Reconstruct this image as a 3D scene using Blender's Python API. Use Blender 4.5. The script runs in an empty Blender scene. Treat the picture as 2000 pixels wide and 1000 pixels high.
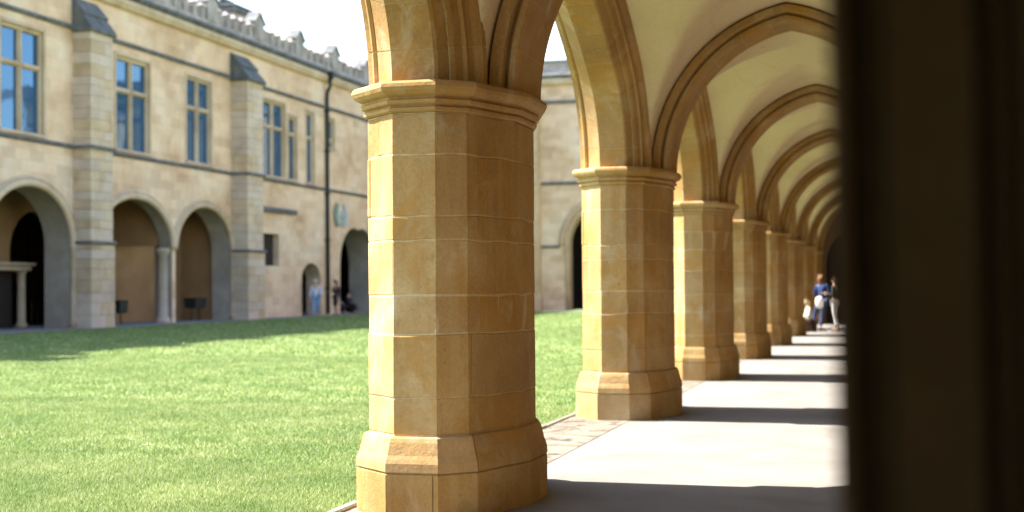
import bpy, bmesh, math, random
import numpy as np
from math import sin, cos, radians, sqrt, pi, acos, atan2
from mathutils import Vector, Matrix
from mathutils.geometry import tessellate_polygon
random.seed(7); np.random.seed(7)
sc = bpy.context.scene
col = sc.collection

# ------------------------------------------------------------------ camera
CAM = Vector((0, 0, 1.45))
YAW, PITCH, ROLL = radians(14.80681), radians(1.296629), 0.008
fw = Vector((-sin(YAW)*cos(PITCH), cos(YAW)*cos(PITCH), sin(PITCH)))
rr = Vector((cos(YAW), sin(YAW), 0)); uu = rr.cross(fw)
r2 = cos(ROLL)*rr - sin(ROLL)*uu; u2 = cos(ROLL)*uu + sin(ROLL)*rr
cd = bpy.data.cameras.new('camera'); cam = bpy.data.objects.new('camera', cd); col.objects.link(cam)
M = Matrix((r2, u2, -fw)).transposed().to_4x4(); M.translation = CAM
cam.matrix_world = M
cd.sensor_width = 36; cd.lens = 50.0; cd.clip_start = .05; cd.clip_end = 3000
cd.dof.use_dof = True; cd.dof.focus_distance = 9.3; cd.dof.aperture_fstop = 1.7
sc.camera = cam

# ------------------------------------------------------------------ light
SUN_EL, SUN_AZ = radians(51.5), radians(2.0)
w = bpy.data.worlds.new('World'); sc.world = w; w.use_nodes = True
nt = w.node_tree; nt.nodes.clear()
sky = nt.nodes.new('ShaderNodeTexSky'); sky.sky_type = 'NISHITA'; sky.sun_disc = False
sky.sun_elevation = SUN_EL; sky.sun_rotation = radians(-88); sky.air_density = 1.0; sky.dust_density = 1.0; sky.ozone_density = 1.0
bg = nt.nodes.new('ShaderNodeBackground'); bg.inputs[1].default_value = 0.125
wo = nt.nodes.new('ShaderNodeOutputWorld')
nt.links.new(sky.outputs[0], bg.inputs[0]); nt.links.new(bg.outputs[0], wo.inputs[0])
sd = bpy.data.lights.new('sun', 'SUN'); sd.energy = 5.0; sd.angle = radians(.5); sd.color = (1, .96, .90)
so = bpy.data.objects.new('sun', sd); col.objects.link(so)
sv = Vector((-cos(SUN_EL)*cos(SUN_AZ), cos(SUN_EL)*sin(SUN_AZ), sin(SUN_EL)))
so.rotation_euler = sv.to_track_quat('Z', 'Y').to_euler(); so.location = sv*60
sc.view_settings.view_transform = 'Standard'; sc.view_settings.look = 'None'
sc.view_settings.exposure = 2.28; sc.view_settings.gamma = 1; sc.view_settings.use_curve_mapping = False
sc.render.engine = 'CYCLES'
sc.cycles.max_bounces = 10; sc.cycles.diffuse_bounces = 7

# ------------------------------------------------------------------ materials
def new_mat(name):
    m = bpy.data.materials.new(name); m.use_nodes = True
    n = m.node_tree; n.nodes.clear()
    out = n.nodes.new('ShaderNodeOutputMaterial'); b = n.nodes.new('ShaderNodeBsdfPrincipled')
    n.links.new(b.outputs[0], out.inputs[0])
    b.inputs['Roughness'].default_value = .9; b.inputs['Specular IOR Level'].default_value = .25
    return m, n, b
def noise(n, vec, scale, detail=5, rough=.6, dist=0):
    t = n.nodes.new('ShaderNodeTexNoise'); t.inputs['Scale'].default_value = scale
    t.inputs['Detail'].default_value = detail; t.inputs['Roughness'].default_value = rough
    t.inputs['Distortion'].default_value = dist
    if vec is not None: n.links.new(vec, t.inputs['Vector'])
    return t.outputs['Fac']
def ramp(n, fac, stops):
    r = n.nodes.new('ShaderNodeValToRGB')
    while len(r.color_ramp.elements) > 1: r.color_ramp.elements.remove(r.color_ramp.elements[0])
    e = r.color_ramp.elements[0]; e.position = stops[0][0]; e.color = (*stops[0][1], 1)
    for p, c in stops[1:]:
        e = r.color_ramp.elements.new(p); e.color = (*c, 1)
    n.links.new(fac, r.inputs[0]); return r.outputs[0]
def mixc(n, fac, a, b, mode='MIX'):
    m = n.nodes.new('ShaderNodeMix'); m.data_type = 'RGBA'; m.blend_type = mode
    for i, v in ((0, fac), (6, a), (7, b)):
        if isinstance(v, (int, float)): m.inputs[i].default_value = v
        elif isinstance(v, tuple): m.inputs[i].default_value = (*v, 1)
        else: n.links.new(v, m.inputs[i])
    return m.outputs[2]
def math_(n, op, a, b=0.0):
    m = n.nodes.new('ShaderNodeMath'); m.operation = op
    for i, v in ((0, a), (1, b)):
        if isinstance(v, (int, float)): m.inputs[i].default_value = v
        else: n.links.new(v, m.inputs[i])
    return m.outputs[0]
def geo_pos(n, scale=(1, 1, 1)):
    g = n.nodes.new('ShaderNodeNewGeometry'); mp = n.nodes.new('ShaderNodeMapping')
    mp.inputs['Scale'].default_value = scale
    n.links.new(g.outputs['Position'], mp.inputs['Vector']); return mp.outputs[0]
def bump(n, b, h, strength, dist=.01):
    bp = n.nodes.new('ShaderNodeBump'); bp.inputs['Strength'].default_value = strength
    bp.inputs['Distance'].default_value = dist
    n.links.new(h, bp.inputs['Height']); n.links.new(bp.outputs[0], b.inputs['Normal'])
def stone(name, c1, c2, c3, var=.25, bs=.35, blotch=1.1, streak=True, pale=None, orange=False):
    m, n, b = new_mat(name)
    p = geo_pos(n)
    f1 = noise(n, p, blotch, 6, .62, .4)
    base = ramp(n, f1, [(.3, c1), (.52, c2), (.72, c3)])
    oi = n.nodes.new('ShaderNodeObjectInfo')
    rv = n.nodes.new('ShaderNodeMapRange'); rv.inputs[3].default_value = 1-var; rv.inputs[4].default_value = 1+var*.7
    n.links.new(oi.outputs['Random'], rv.inputs[0])
    hs = n.nodes.new('ShaderNodeHueSaturation'); n.links.new(rv.outputs[0], hs.inputs['Value'])
    hr = n.nodes.new('ShaderNodeMapRange'); hr.inputs[3].default_value = .94; hr.inputs[4].default_value = 1.05
    n.links.new(math_(n, 'FRACT', math_(n, 'MULTIPLY', oi.outputs['Random'], 7.31)), hr.inputs[0])
    n.links.new(hr.outputs[0], hs.inputs['Saturation'])
    n.links.new(base, hs.inputs['Color']); c = hs.outputs[0]
    g = noise(n, p, 45, 4, .7)
    c = mixc(n, .35, c, ramp(n, g, [(.3, (.55, .55, .55)), (.7, (1.25, 1.25, 1.25))]), 'MULTIPLY')
    if streak:
        s = noise(n, geo_pos(n, (7, 7, .7)), 1, 4, .6)
        c = mixc(n, math_(n, 'MULTIPLY', ramp(n, s, [(.5, (0, 0, 0)), (.75, (1, 1, 1))]), .35), c, c3 if pale is None else pale)
    if orange:
        c = mixc(n, math_(n, 'MULTIPLY', ramp(n, noise(n, p, 2.3, 5, .6, .8), [(.52, (0, 0, 0)), (.66, (1, 1, 1))]), .55), c, (.38, .185, .035))
        c = mixc(n, math_(n, 'MULTIPLY', ramp(n, noise(n, geo_pos(n, (3.1, 3.1, 1.9)), 1, 6, .7, .5), [(.56, (0, 0, 0)), (.72, (1, 1, 1))]), .45), c, (.50, .42, .30))
        c = mixc(n, math_(n, 'MULTIPLY', ramp(n, noise(n, geo_pos(n, (5, 5, 3)), 1.3, 7, .75, 1.0), [(.60, (0, 0, 0)), (.70, (1, 1, 1))]), .4), c, (.17, .105, .045))
    pits = noise(n, p, 16, 3, .5)
    c = mixc(n, math_(n, 'MULTIPLY', ramp(n, pits, [(.66, (0, 0, 0)), (.76, (1, 1, 1))]), .3), c, tuple(x*.45 for x in c1))
    n.links.new(c, b.inputs['Base Color'])
    h = math_(n, 'ADD', math_(n, 'MULTIPLY', noise(n, p, 9, 6, .65), 1.0), math_(n, 'MULTIPLY', g, .35))
    bump(n, b, h, bs, .02)
    return m
M = {}
M['pier'] = stone('ochre_limestone', (.29, .155, .046), (.39, .235, .088), (.50, .36, .185), .07, .38, orange=True)
M['rib'] = stone('arch_limestone', (.25, .132, .04), (.33, .195, .075), (.42, .28, .13), .06, .35, orange=True)
M['mortar'] = stone('lime_mortar', (.40, .28, .14), (.50, .37, .20), (.56, .44, .27), .05, .5)
M['wall'] = None
M['ribmortar'] = stone('arch_mortar', (.33, .21, .09), (.42, .28, .13), (.48, .34, .18), .05, .5)
M['grey_stone'] = stone('weathered_grey_stone', (.42, .32, .23), (.53, .415, .305), (.61, .49, .37), .03, .5, .8)
M['dress'] = stone('dressed_buff_stone', (.40, .28, .165), (.52, .385, .245), (.60, .47, .32), .10, .3, .9)
M['lead'] = stone('dark_weathered_string', (.07, .072, .07), (.12, .122, .118), (.20, .195, .18), .1, .5, 2.0)
M['para'] = stone('parapet_stone', (.22, .19, .165), (.40, .34, .295), (.53, .46, .40), .2, .5, 1.2, pale=(.08, .085, .085))
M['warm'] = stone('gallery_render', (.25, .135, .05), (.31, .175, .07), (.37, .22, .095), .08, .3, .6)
M['kerb'] = stone('kerb_stone', (.13, .11, .08), (.19, .165, .125), (.26, .23, .18), .15, .5, 2)
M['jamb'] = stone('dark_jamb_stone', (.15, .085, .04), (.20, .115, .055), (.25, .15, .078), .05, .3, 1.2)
M['passage'] = stone('passage_stone', (.26, .18, .10), (.34, .24, .135), (.40, .3, .18), .05, .3, 1.2)

def wall_mat():
    m, n, b = new_mat('ashlar_wall')
    g = n.nodes.new('ShaderNodeNewGeometry'); sp = n.nodes.new('ShaderNodeSeparateXYZ'); n.links.new(g.outputs['Position'], sp.inputs[0])
    cb = n.nodes.new('ShaderNodeCombineXYZ')
    n.links.new(math_(n, 'ADD', sp.outputs['Y'], sp.outputs['X']), cb.inputs[0]); n.links.new(sp.outputs['Z'], cb.inputs[1])
    br = n.nodes.new('ShaderNodeTexBrick'); n.links.new(cb.outputs[0], br.inputs['Vector'])
    br.inputs['Scale'].default_value = 1; br.inputs['Brick Width'].default_value = .82; br.inputs['Row Height'].default_value = .37
    br.inputs['Mortar Size'].default_value = .008; br.inputs['Mortar Smooth'].default_value = .5; br.inputs['Bias'].default_value = 0
    br.inputs['Color1'].default_value = (.0, .0, .0, 1); br.inputs['Color2'].default_value = (1, 1, 1, 1); br.inputs['Mortar'].default_value = (.35, .35, .35, 1)
    br.offset = .5; br.squash = 1.3; br.squash_frequency = 3
    p = geo_pos(n)
    base = ramp(n, noise(n, p, .45, 7, .62, .3), [(.32, (.53, .342, .198)), (.5, (.67, .474, .305)), (.68, (.72, .565, .405))])
    blk = ramp(n, br.outputs['Color'], [(0, (.84, .80, .76)), (.5, (1.0, 1.0, 1.0)), (1, (1.10, 1.09, 1.08))])
    c = mixc(n, .8, base, blk, 'MULTIPLY')
    st = noise(n, geo_pos(n, (1.6, 1.6, .25)), 1, 5, .65)
    c = mixc(n, math_(n, 'MULTIPLY', ramp(n, st, [(.55, (0, 0, 0)), (.8, (1, 1, 1))]), .4), c, (.46, .34, .25))
    c = mixc(n, .35, c, ramp(n, noise(n, p, 14, 4, .7), [(.3, (.7, .7, .7)), (.7, (1.2, 1.2, 1.2))]), 'MULTIPLY')
    n.links.new(c, b.inputs['Base Color'])
    h = math_(n, 'ADD', math_(n, 'MULTIPLY', br.outputs['Fac'], -.6), math_(n, 'MULTIPLY', noise(n, p, 6, 5, .6), .8))
    bump(n, b, h, .5, .02)
    return m
M['wall'] = wall_mat()

def plaster():
    m, n, b = new_mat('vault_plaster')
    p = geo_pos(n)
    c = ramp(n, noise(n, p, .7, 6, .6, .5), [(.3, (.47, .365, .235)), (.5, (.555, .445, .30)), (.75, (.61, .50, .35))])
    cr = n.nodes.new('ShaderNodeTexVoronoi'); cr.feature = 'DISTANCE_TO_EDGE'; cr.inputs['Scale'].default_value = .55
    wv = n.nodes.new('ShaderNodeVectorMath'); wv.operation = 'ADD'
    ns = n.nodes.new('ShaderNodeTexNoise'); ns.inputs['Scale'].default_value = 1.5; n.links.new(p, ns.inputs['Vector'])
    n.links.new(p, wv.inputs[0]); n.links.new(ns.outputs['Color'], wv.inputs[1]); n.links.new(wv.outputs[0], cr.inputs['Vector'])
    c = mixc(n, math_(n, 'MULTIPLY', ramp(n, cr.outputs['Distance'], [(0, (1, 1, 1)), (.012, (0, 0, 0))]), .25), c, (.30, .23, .14))
    c = mixc(n, .3, c, ramp(n, noise(n, p, 25, 4, .7), [(.3, (.8, .8, .8)), (.7, (1.15, 1.15, 1.15))]), 'MULTIPLY')
    n.links.new(c, b.inputs['Base Color']); bump(n, b, noise(n, p, 5, 6, .6), .25, .02)
    return m
M['plaster'] = plaster()

def ground_mat(name, stops, big, fine, bs, blot=None, slabs=False):
    m, n, b = new_mat(name); p = geo_pos(n)
    c = ramp(n, noise(n, p, big, 7, .65, .3), stops)
    c = mixc(n, .6, c, ramp(n, noise(n, p, fine, 3, .8), [(.3, (.6, .6, .6)), (.7, (1.3, 1.3, 1.3))]), 'MULTIPLY')
    if blot:
        c = mixc(n, ramp(n, noise(n, p, blot[0], 6, .7, .6), [(.5, (0, 0, 0)), (.62, (1, 1, 1))]), c, blot[1])
    n.links.new(c, b.inputs['Base Color'])
    bump(n, b, math_(n, 'ADD', noise(n, p, fine, 4, .7), noise(n, p, big*4, 4, .6)), bs, .02)
    return m
M['floor'] = ground_mat('worn_paving', [(.3, (.145, .130, .112)), (.5, (.182, .166, .145)), (.75, (.21, .194, .172))], 1.2, 90, .35)
M['border'] = ground_mat('worn_earth_border', [(.3, (.11, .09, .06)), (.5, (.18, .152, .112)), (.75, (.26, .235, .19))], 2.2, 30, 1.0, (3.2, (.065, .045, .026)))
M['gravel'] = ground_mat('grey_path', [(.3, (.17, .165, .155)), (.5, (.23, .22, .21)), (.75, (.3, .29, .27))], 1.5, 40, .5)
M['soil'] = ground_mat('turf_ground', [(.3, (.055, .085, .022)), (.5, (.085, .135, .035)), (.75, (.13, .18, .055))], 1.6, 35, .6)
M['earth'] = ground_mat('open_ground', [(.3, (.10, .13, .05)), (.5, (.13, .16, .06)), (.75, (.17, .19, .09))], .2, 8, .3)

def lawn_mat():
    m, n, b = new_mat('mown_turf'); p = geo_pos(n)
    a = noise(n, p, .9, 7, .7, .5); f = noise(n, p, 24, 5, .75)
    c = ramp(n, a, [(.28, (.08, .14, .03)), (.5, (.15, .215, .055)), (.66, (.22, .275, .09)), (.8, (.28, .32, .13))])
    c = mixc(n, .7, c, ramp(n, f, [(.3, (.55, .55, .5)), (.7, (1.35, 1.35, 1.3))]), 'MULTIPLY')
    n.links.new(c, b.inputs['Base Color']); bump(n, b, f, .9, .03)
    return m
M['lawn'] = lawn_mat()
def blade_mat():
    m, n, b = new_mat('grass_blades'); p = geo_pos(n)
    at = n.nodes.new('ShaderNodeAttribute'); at.attribute_name = 'shade'
    a = noise(n, p, .9, 6, .7, .5)
    c = ramp(n, at.outputs['Fac'], [(0, (.07, .15, .025)), (.4, (.19, .26, .075)), (.75, (.30, .35, .135)), (.93, (.40, .43, .22)), (1, (.48, .47, .32))])
    c = mixc(n, .8, c, ramp(n, a, [(.30, (.62, .78, .6)), (.52, (1, 1, 1)), (.72, (1.5, 1.32, 1.6))]), 'MULTIPLY')
    n.links.new(c, b.inputs['Base Color']); b.inputs['Roughness'].default_value = .6; b.inputs['Specular IOR Level'].default_value = .3
    tr = n.nodes.new('ShaderNodeBsdfTranslucent'); n.links.new(c, tr.inputs[0])
    mx = n.nodes.new('ShaderNodeMixShader'); mx.inputs[0].default_value = .35
    n.links.new(b.outputs[0], mx.inputs[1]); n.links.new(tr.outputs[0], mx.inputs[2])
    out = [x for x in n.nodes if x.type == 'OUTPUT_MATERIAL'][0]; n.links.new(mx.outputs[0], out.inputs[0])
    return m
M['blade'] = blade_mat()
def plain(name, c, rough=.7, spec=.3, metal=0, fab=True):
    m, n, b = new_mat(name); p = geo_pos(n)
    cc = mixc(n, .5 if fab else .2, c, ramp(n, noise(n, p, 12, 4, .6), [(.3, (.7, .7, .7)), (.7, (1.2, 1.2, 1.2))]), 'MULTIPLY')
    n.links.new(cc, b.inputs['Base Color']); b.inputs['Roughness'].default_value = rough
    b.inputs['Specular IOR Level'].default_value = spec; b.inputs['Metallic'].default_value = metal
    return m
M['iron'] = plain('dark_painted_iron', (.016, .022, .02), .5)
M['wood'] = plain('dark_oak', (.06, .026, .012), .6)
M['wood2'] = plain('brown_oak', (.13, .06, .028), .6)
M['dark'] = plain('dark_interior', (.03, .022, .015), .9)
M['reveal'] = stone('arch_reveal_stone', (.24, .20, .15), (.33, .28, .215), (.42, .36, .28), .04, .5, .8)
M['slate'] = plain('roof_slate', (.12, .12, .125), .7)
def glass_mat():
    m, n, b = new_mat('window_glass'); p = geo_pos(n)
    b.inputs['Base Color'].default_value = (.015, .06, .13, 1); b.inputs['Roughness'].default_value = .04
    b.inputs['Specular IOR Level'].default_value = 1.0; b.inputs['IOR'].default_value = 1.8; b.inputs['Specular Tint'].default_value = (.3, .58, .85, 1)
    bump(n, b, noise(n, p, 1.6, 2, .5), .05, .05)
    return m
M['glass'] = glass_mat()

# ------------------------------------------------------------------ object helpers
def tag(o, label=None, cat=None, group=None, kind=None):
    if label: o['label'] = label
    if cat: o['category'] = cat
    if group: o['group'] = group
    if kind: o['kind'] = kind
    return o
def empty(name, loc=(0, 0, 0), rz=0, parent=None):
    o = bpy.data.objects.new(name, None); o.location = loc; o.rotation_euler.z = rz
    o.empty_display_size = .2; col.objects.link(o); o.parent = parent
    return o
def link(name, me, parent=None, loc=(0, 0, 0)):
    o = bpy.data.objects.new(name, me); o.location = loc; col.objects.link(o); o.parent = parent
    return o
class MB:
    def __init__(s): s.v = []; s.f = []
    def add(s, vs, fs):
        k = len(s.v); s.v += [tuple(v) for v in vs]; s.f += [tuple(i+k for i in f) for f in fs]
    def box(s, x0, x1, y0, y1, z0, z1):
        s.add([(x0,y0,z0),(x1,y0,z0),(x1,y1,z0),(x0,y1,z0),(x0,y0,z1),(x1,y0,z1),(x1,y1,z1),(x0,y1,z1)],
              [(0,3,2,1),(4,5,6,7),(0,1,5,4),(1,2,6,5),(2,3,7,6),(3,0,4,7)])
    def cbox(s, x0, x1, y0, y1, z0, z1, c=.01):
        # box with chamfered edges
        bm = bmesh.new(); bmesh.ops.create_cube(bm, size=1)
        for v in bm.verts: v.co = Vector(((x0+x1)/2+v.co.x*(x1-x0), (y0+y1)/2+v.co.y*(y1-y0), (z0+z1)/2+v.co.z*(z1-z0)))
        bmesh.ops.bevel(bm, geom=bm.edges[:], offset=c, segments=1, affect='EDGES')
        bm.verts.index_update(); s.add([v.co[:] for v in bm.verts], [[v.index for v in f.verts] for f in bm.faces]); bm.free()
    def loft(s, rings, closed=True, cap=True):
        k = len(s.v); n = len(rings[0])
        for r in rings: s.v += [tuple(p) for p in r]
        m = n if closed else n-1
        for i in range(len(rings)-1):
            for j in range(m):
                a = k+i*n+j; b_ = k+i*n+(j+1) % n
                s.f.append((a, b_, b_+n, a+n))
        if cap and closed:
            s.f.append(tuple(k+j for j in range(n))[::-1]); s.f.append(tuple(k+(len(rings)-1)*n+j for j in range(n)))
    def mesh(s, name, mat, smooth=False):
        me = bpy.data.meshes.new(name); me.from_pydata(s.v, [], s.f)
        bm = bmesh.new(); bm.from_mesh(me); bmesh.ops.recalc_face_normals(bm, faces=bm.faces[:]); bm.to_mesh(me); bm.free()
        if mat: me.materials.append(mat)
        if smooth:
            for p in me.polygons: p.use_smooth = True
        return me
    def build(s, name, mat, parent=None, smooth=False, loc=(0, 0, 0)):
        return link(name, s.mesh(name, mat, smooth), parent, loc)
def circ(c, r, n=16, axis='z', ph=0):
    out = []
    for i in range(n):
        a = 2*pi*i/n+ph
        if axis == 'z': out.append((c[0]+r*cos(a), c[1]+r*sin(a), c[2]))
        elif axis == 'x': out.append((c[0], c[1]+r*cos(a), c[2]+r*sin(a)))
        else: out.append((c[0]+r*cos(a), c[1], c[2]+r*sin(a)))
    return out
def tube(mb, pts, r, n=10):
    pts = [Vector(p) for p in pts]; rings = []
    for i, p in enumerate(pts):
        d = (pts[min(i+1, len(pts)-1)]-pts[max(i-1, 0)]).normalized()
        a = d.orthogonal().normalized() if i == 0 else (rings_a - d*rings_a.dot(d)).normalized()
        rings_a = a; b_ = d.cross(a)
        rad = r[i] if isinstance(r, (list, tuple)) else r
        rings.append([p+a*rad*cos(2*pi*j/n)+b_*rad*sin(2*pi*j/n) for j in range(n)])
    mb.loft(rings)
def offset_poly(pl, d):
    n = len(pl); area = sum(pl[i][0]*pl[(i+1) % n][1]-pl[(i+1) % n][0]*pl[i][1] for i in range(n))
    sg = 1 if area > 0 else -1; out = []
    for i in range(n):
        p0, p1, p2 = Vector(pl[i-1]), Vector(pl[i]), Vector(pl[(i+1) % n])
        e1 = (p1-p0).normalized(); e2 = (p2-p1).normalized()
        n1 = Vector((e1.y, -e1.x))*sg; n2 = Vector((e2.y, -e2.x))*sg
        b_ = (n1+n2); b_ /= max(.3, b_.dot(n1)); out.append((p1.x+b_.x*d, p1.y+b_.y*d))
    return out

# ------------------------------------------------------------------ ground
def slab(name, x0, x1, y0, y1, z, mat, kind='structure', zz=None, nx=1, ny=1, th=None):
    mb = MB(); zf = zz or (lambda x: z)
    vs = [(x0+(x1-x0)*i/nx, y0+(y1-y0)*j/ny, zf(x0+(x1-x0)*i/nx)) for j in range(ny+1) for i in range(nx+1)]
    fs = [(j*(nx+1)+i, j*(nx+1)+i+1, (j+1)*(nx+1)+i+1, (j+1)*(nx+1)+i) for j in range(ny) for i in range(nx)]
    mb.add(vs, fs); o = mb.build(name, mat); tag(o, kind=kind); return o
XL = -28.2
lawnz = lambda x: -.02 + .16*max(0, min(1, (-x-3.5)/24.0))
slab('ground', -1500, 1500, -1500, 1500, -.08, M['earth'])
slab('turf', -26.9, -3.56, -6, 79.8, 0, M['lawn'], zz=lawnz, nx=24, ny=80)
slab('far_path', XL-9, -26.9, -6, 90, .15, M['gravel'])
slab('end_path', -26.9, -3.56, 78.6, 80.2, .13, M['gravel'])
slab('cloister_walk', -2.74, .9, -4, 75, 0, M['floor'], ny=20, nx=4)
slab('worn_border', -3.44, -2.74, -4, 60.2, .004, M['border'], ny=60, nx=2)
# kerb stones between the lawn and the walk
kr = tag(empty('kerb', (-3.475, 8, 0)), 'low stone kerb between the lawn and the arcade piers', 'kerb')
for v in range(2):
    mb = MB(); mb.cbox(-.035, .035, -.44, .44, -.1, .022+.006*v, .012); 
    if v == 0: ka = mb.mesh('kerb_stone', M['kerb'])
    else: kb = mb.mesh('kerb_stone', M['kerb'])
for i in range(72):
    o = link('kerb_stone', ka if random.random() < .5 else kb, kr, (random.uniform(-.006, .006), -8.4+i*.9, 0))
    o.rotation_euler.z = random.uniform(-.01, .01)
# far edging of the lawn
mb = MB(); mb.box(-26.98, -26.88, -6, 79.8, -.05, .165); o = mb.build('lawn_edging', M['kerb'])
tag(o, 'pale straight edging where the shaded lawn meets the far path', 'edging')

# grass blades: one stuff object, denser close by
def grass():
    Vs, Fs, Sh = [], [], []
    k = 0
    def patch(n, test, hgt, wid):
        nonlocal k
        pts = test(n); m = len(pts)
        a = np.random.rand(m)*2*pi; h = hgt*(.5+np.random.rand(m)); wd = wid*(.6+.8*np.random.rand(m))
        lean = np.random.normal(0, .55, (m, 2))*h[:, None]
        z = -.02+.16*np.clip((-pts[:, 0]-3.5)/24, 0, 1)
        b0 = np.stack([pts[:, 0]-np.cos(a)*wd, pts[:, 1]-np.sin(a)*wd, z-.005], 1)
        b1 = np.stack([pts[:, 0]+np.cos(a)*wd, pts[:, 1]+np.sin(a)*wd, z-.005], 1)
        t = np.stack([pts[:, 0]+lean[:, 0], pts[:, 1]+lean[:, 1], z+h], 1)
        V = np.empty((m*3, 3)); V[0::3] = b0; V[1::3] = b1; V[2::3] = t
        Vs.append(V); Fs.append(np.arange(m*3).reshape(m, 3)+k); Sh.append(np.repeat(np.random.rand(m), 3)); k += m*3
    def wedge(y0, y1, x1=-3.58):
        def f(n):
            y = np.sqrt(y0*y0+(y1*y1-y0*y0)*np.random.rand(n))
            xl = np.maximum(-.70*y-1.2, -26.8); x = xl+(x1-xl)*np.random.rand(n)
            p = np.stack([x, y], 1); 
            cl = np.sin(x*2.1+np.sin(y*1.7)*2)*np.sin(y*2.6+np.sin(x*1.3)*2)
            return p[np.random.rand(n) < .78+.22*cl]
        return f
    patch(230000, wedge(6.5, 11), .026, .0032)
    patch(220000, wedge(11, 17), .028, .0048)
    patch(190000, wedge(17, 28), .030, .008)
    patch(150000, wedge(28, 50), .034, .016)
    patch(80000, wedge(50, 78.4), .034, .026)
    V = np.concatenate(Vs); F = np.concatenate(Fs); S = np.concatenate(Sh)
    me = bpy.data.meshes.new('grass'); me.vertices.add(len(V)); me.vertices.foreach_set('co', V.ravel())
    me.loops.add(len(F)*3); me.loops.foreach_set('vertex_index', F.ravel().astype(np.int32))
    me.polygons.add(len(F)); me.polygons.foreach_set('loop_start', np.arange(0, len(F)*3, 3, dtype=np.int32))
    me.polygons.foreach_set('loop_total', np.full(len(F), 3, dtype=np.int32)); me.update()
    at = me.attributes.new('shade', 'FLOAT', 'POINT'); at.data.foreach_set('value', S.astype(np.float32))
    me.materials.append(M['blade']); o = link('grass', me); tag(o, kind='stuff', label='short sunlit grass of the courtyard lawn', cat='grass')
grass()

# ------------------------------------------------------------------ cloister
cl = tag(empty('cloister', (-2.4, 9.7, 0)), 'honey coloured stone cloister walk with pointed arches and vaulted ceiling', 'cloister')
CO = Vector((-2.4, 9.7, 0))
def rel(v): return (v[0]-CO.x, v[1]-CO.y, v[2]-CO.z)
def part(mb, name, mat, smooth=False, parent=None):
    # geometry given in world coordinates, parented under the cloister root
    mb.v = [rel(v) for v in mb.v]; return mb.build(name, mat, parent or cl, smooth)
PY = [2.35, 9.52, 16.3, 22.9, 29.4, 35.9, 42.4, 48.9, 55.4]
HALF = 3.225; SPR = 2.76
PLAN = [(-3.31, -.70), (-3.05, -.95), (-2.765, -.95), (-2.60, -.80), (-2.415, -.23), (-2.415, .23), (-2.60, .80), (-2.765, .95), (-3.05, .95), (-3.31, .70)]
PL = [(x-CO.x, y) for x, y in PLAN]
def ring(d, z, pl=PL): return [(x, y, z) for x, y in offset_poly(pl, d*.8 if d > 0 else d)]
def per_points(pl, s0, s1):
    # points of the closed outline between two perimeter fractions
    n = len(pl); L = [0]
    for i in range(n): L.append(L[-1]+(Vector(pl[(i+1) % n])-Vector(pl[i])).length)
    T = L[-1]; a, b_ = s0*T, s1*T
    def at(s):
        s %= T
        for i in range(n):
            if s <= L[i+1]+1e-9:
                t = (s-L[i])/(L[i+1]-L[i]); p, q = Vector(pl[i]), Vector(pl[(i+1) % n]); return p+(q-p)*t, i, t
    out = [at(a)]
    for m in range(0, 2):
        for i in range(n):
            s = L[i]+m*T
            if a+1e-4 < s < b_-1e-4: out.append((Vector(pl[i]), i, 0))
    out.append(at(b_)); return out
def arc_at(d, s0, s1):
    # the same corner list on an outline pushed out by d
    q = offset_poly(PL, d*.8 if d > .02 else d); out = []
    at = lambda i, t: Vector(q[i]).lerp(Vector(q[(i+1) % len(q)]), t)
    pts = per_points(PL, s0, s1)
    for j, (p, i, t) in enumerate(pts):
        out.append(at(i, t))
        if j < len(pts)-1:
            p2, i2, t2 = pts[j+1]; te = t2 if i2 == i and t2 > t else 1.0
            L = (p2-p).length; m = int(L/.13)
            for k in range(1, m+1): out.append(at(i, t+(te-t)*k/(m+1)))
    return out
def wob(x, y, z):
    return .0035*sin(x*9+z*31)+.003*sin(y*13+z*57+1)+.002*sin((x+y)*31+z*11)
def stone_mesh(z0, z1, s0, s1, off, gap=.0028):
    P0 = sum(((Vector(PL[(i+1) % 10])-Vector(PL[i])).length for i in range(10)))
    g = gap/P0
    def arc(d): return arc_at(d, s0+g, s1-g)
    o0, o1, inn = arc(off-.003), arc(off), arc(-.10)
    mb = MB()
    def prof(pts, z):
        zc = z0 if z < (z0+z1)/2 else z1; zc = 0 if zc in (.522, 2.572) else zc
        return [(p.x+.0012*sin(p.y*40+z*30), p.y+.0012*sin(p.x*37+z*23), z+(wob(p.x, p.y, zc) if zc else 0)) for p in pts]
    rings = []
    for d, z in ((inn, z0+gap), (o0, z0+gap), (o1, z0+gap+.007), (o1, z1-gap-.007), (o0, z1-gap), (inn, z1-gap)):
        rings.append(prof(d, z))
    n = len(o0); k = 0
    mb.loft(rings, closed=False)
    for e in (0, n-1): mb.f.append(tuple(i*n+e for i in range(6)))
    mb.f += [tuple(j for j in (0*n+i, 0*n+i+1, 5*n+i+1, 5*n+i)) for i in range(n-1)]
    return mb.mesh('stone', M['pier'])
def vprofile(prof, segs=2):
    mb = MB(); mb.loft([ring(d, z) for d, z in prof]); return mb
CAP = [(-.03, 2.572), (.008, 2.575), (.030, 2.585), (.034, 2.603), (.016, 2.610), (.018, 2.618), (.052, 2.630), (.060, 2.650), (.040, 2.662), (.044, 2.672), (.085, 2.686), (.112, 2.706), (.124, 2.730), (.118, 2.752), (.098, 2.768), (-.08, 2.775)]
COURSES = [[.522, .756, 1.16, 1.409, 1.758, 1.915, 2.305, 2.572], [.522, .70, 1.06, 1.33, 1.70, 2.02, 2.30, 2.572]]
def core():
    mb = MB(); mb.loft([ring(-.0025, .0), ring(-.0025, 2.572)]); return mb.mesh('mortar_core', M['mortar'])
core_me = core()
cap_me = []
for seed in range(2):
    mb = vprofile(CAP); cap_me.append(mb.mesh('capital', M['pier']))
stone_sets = []
random.seed(11)
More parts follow.
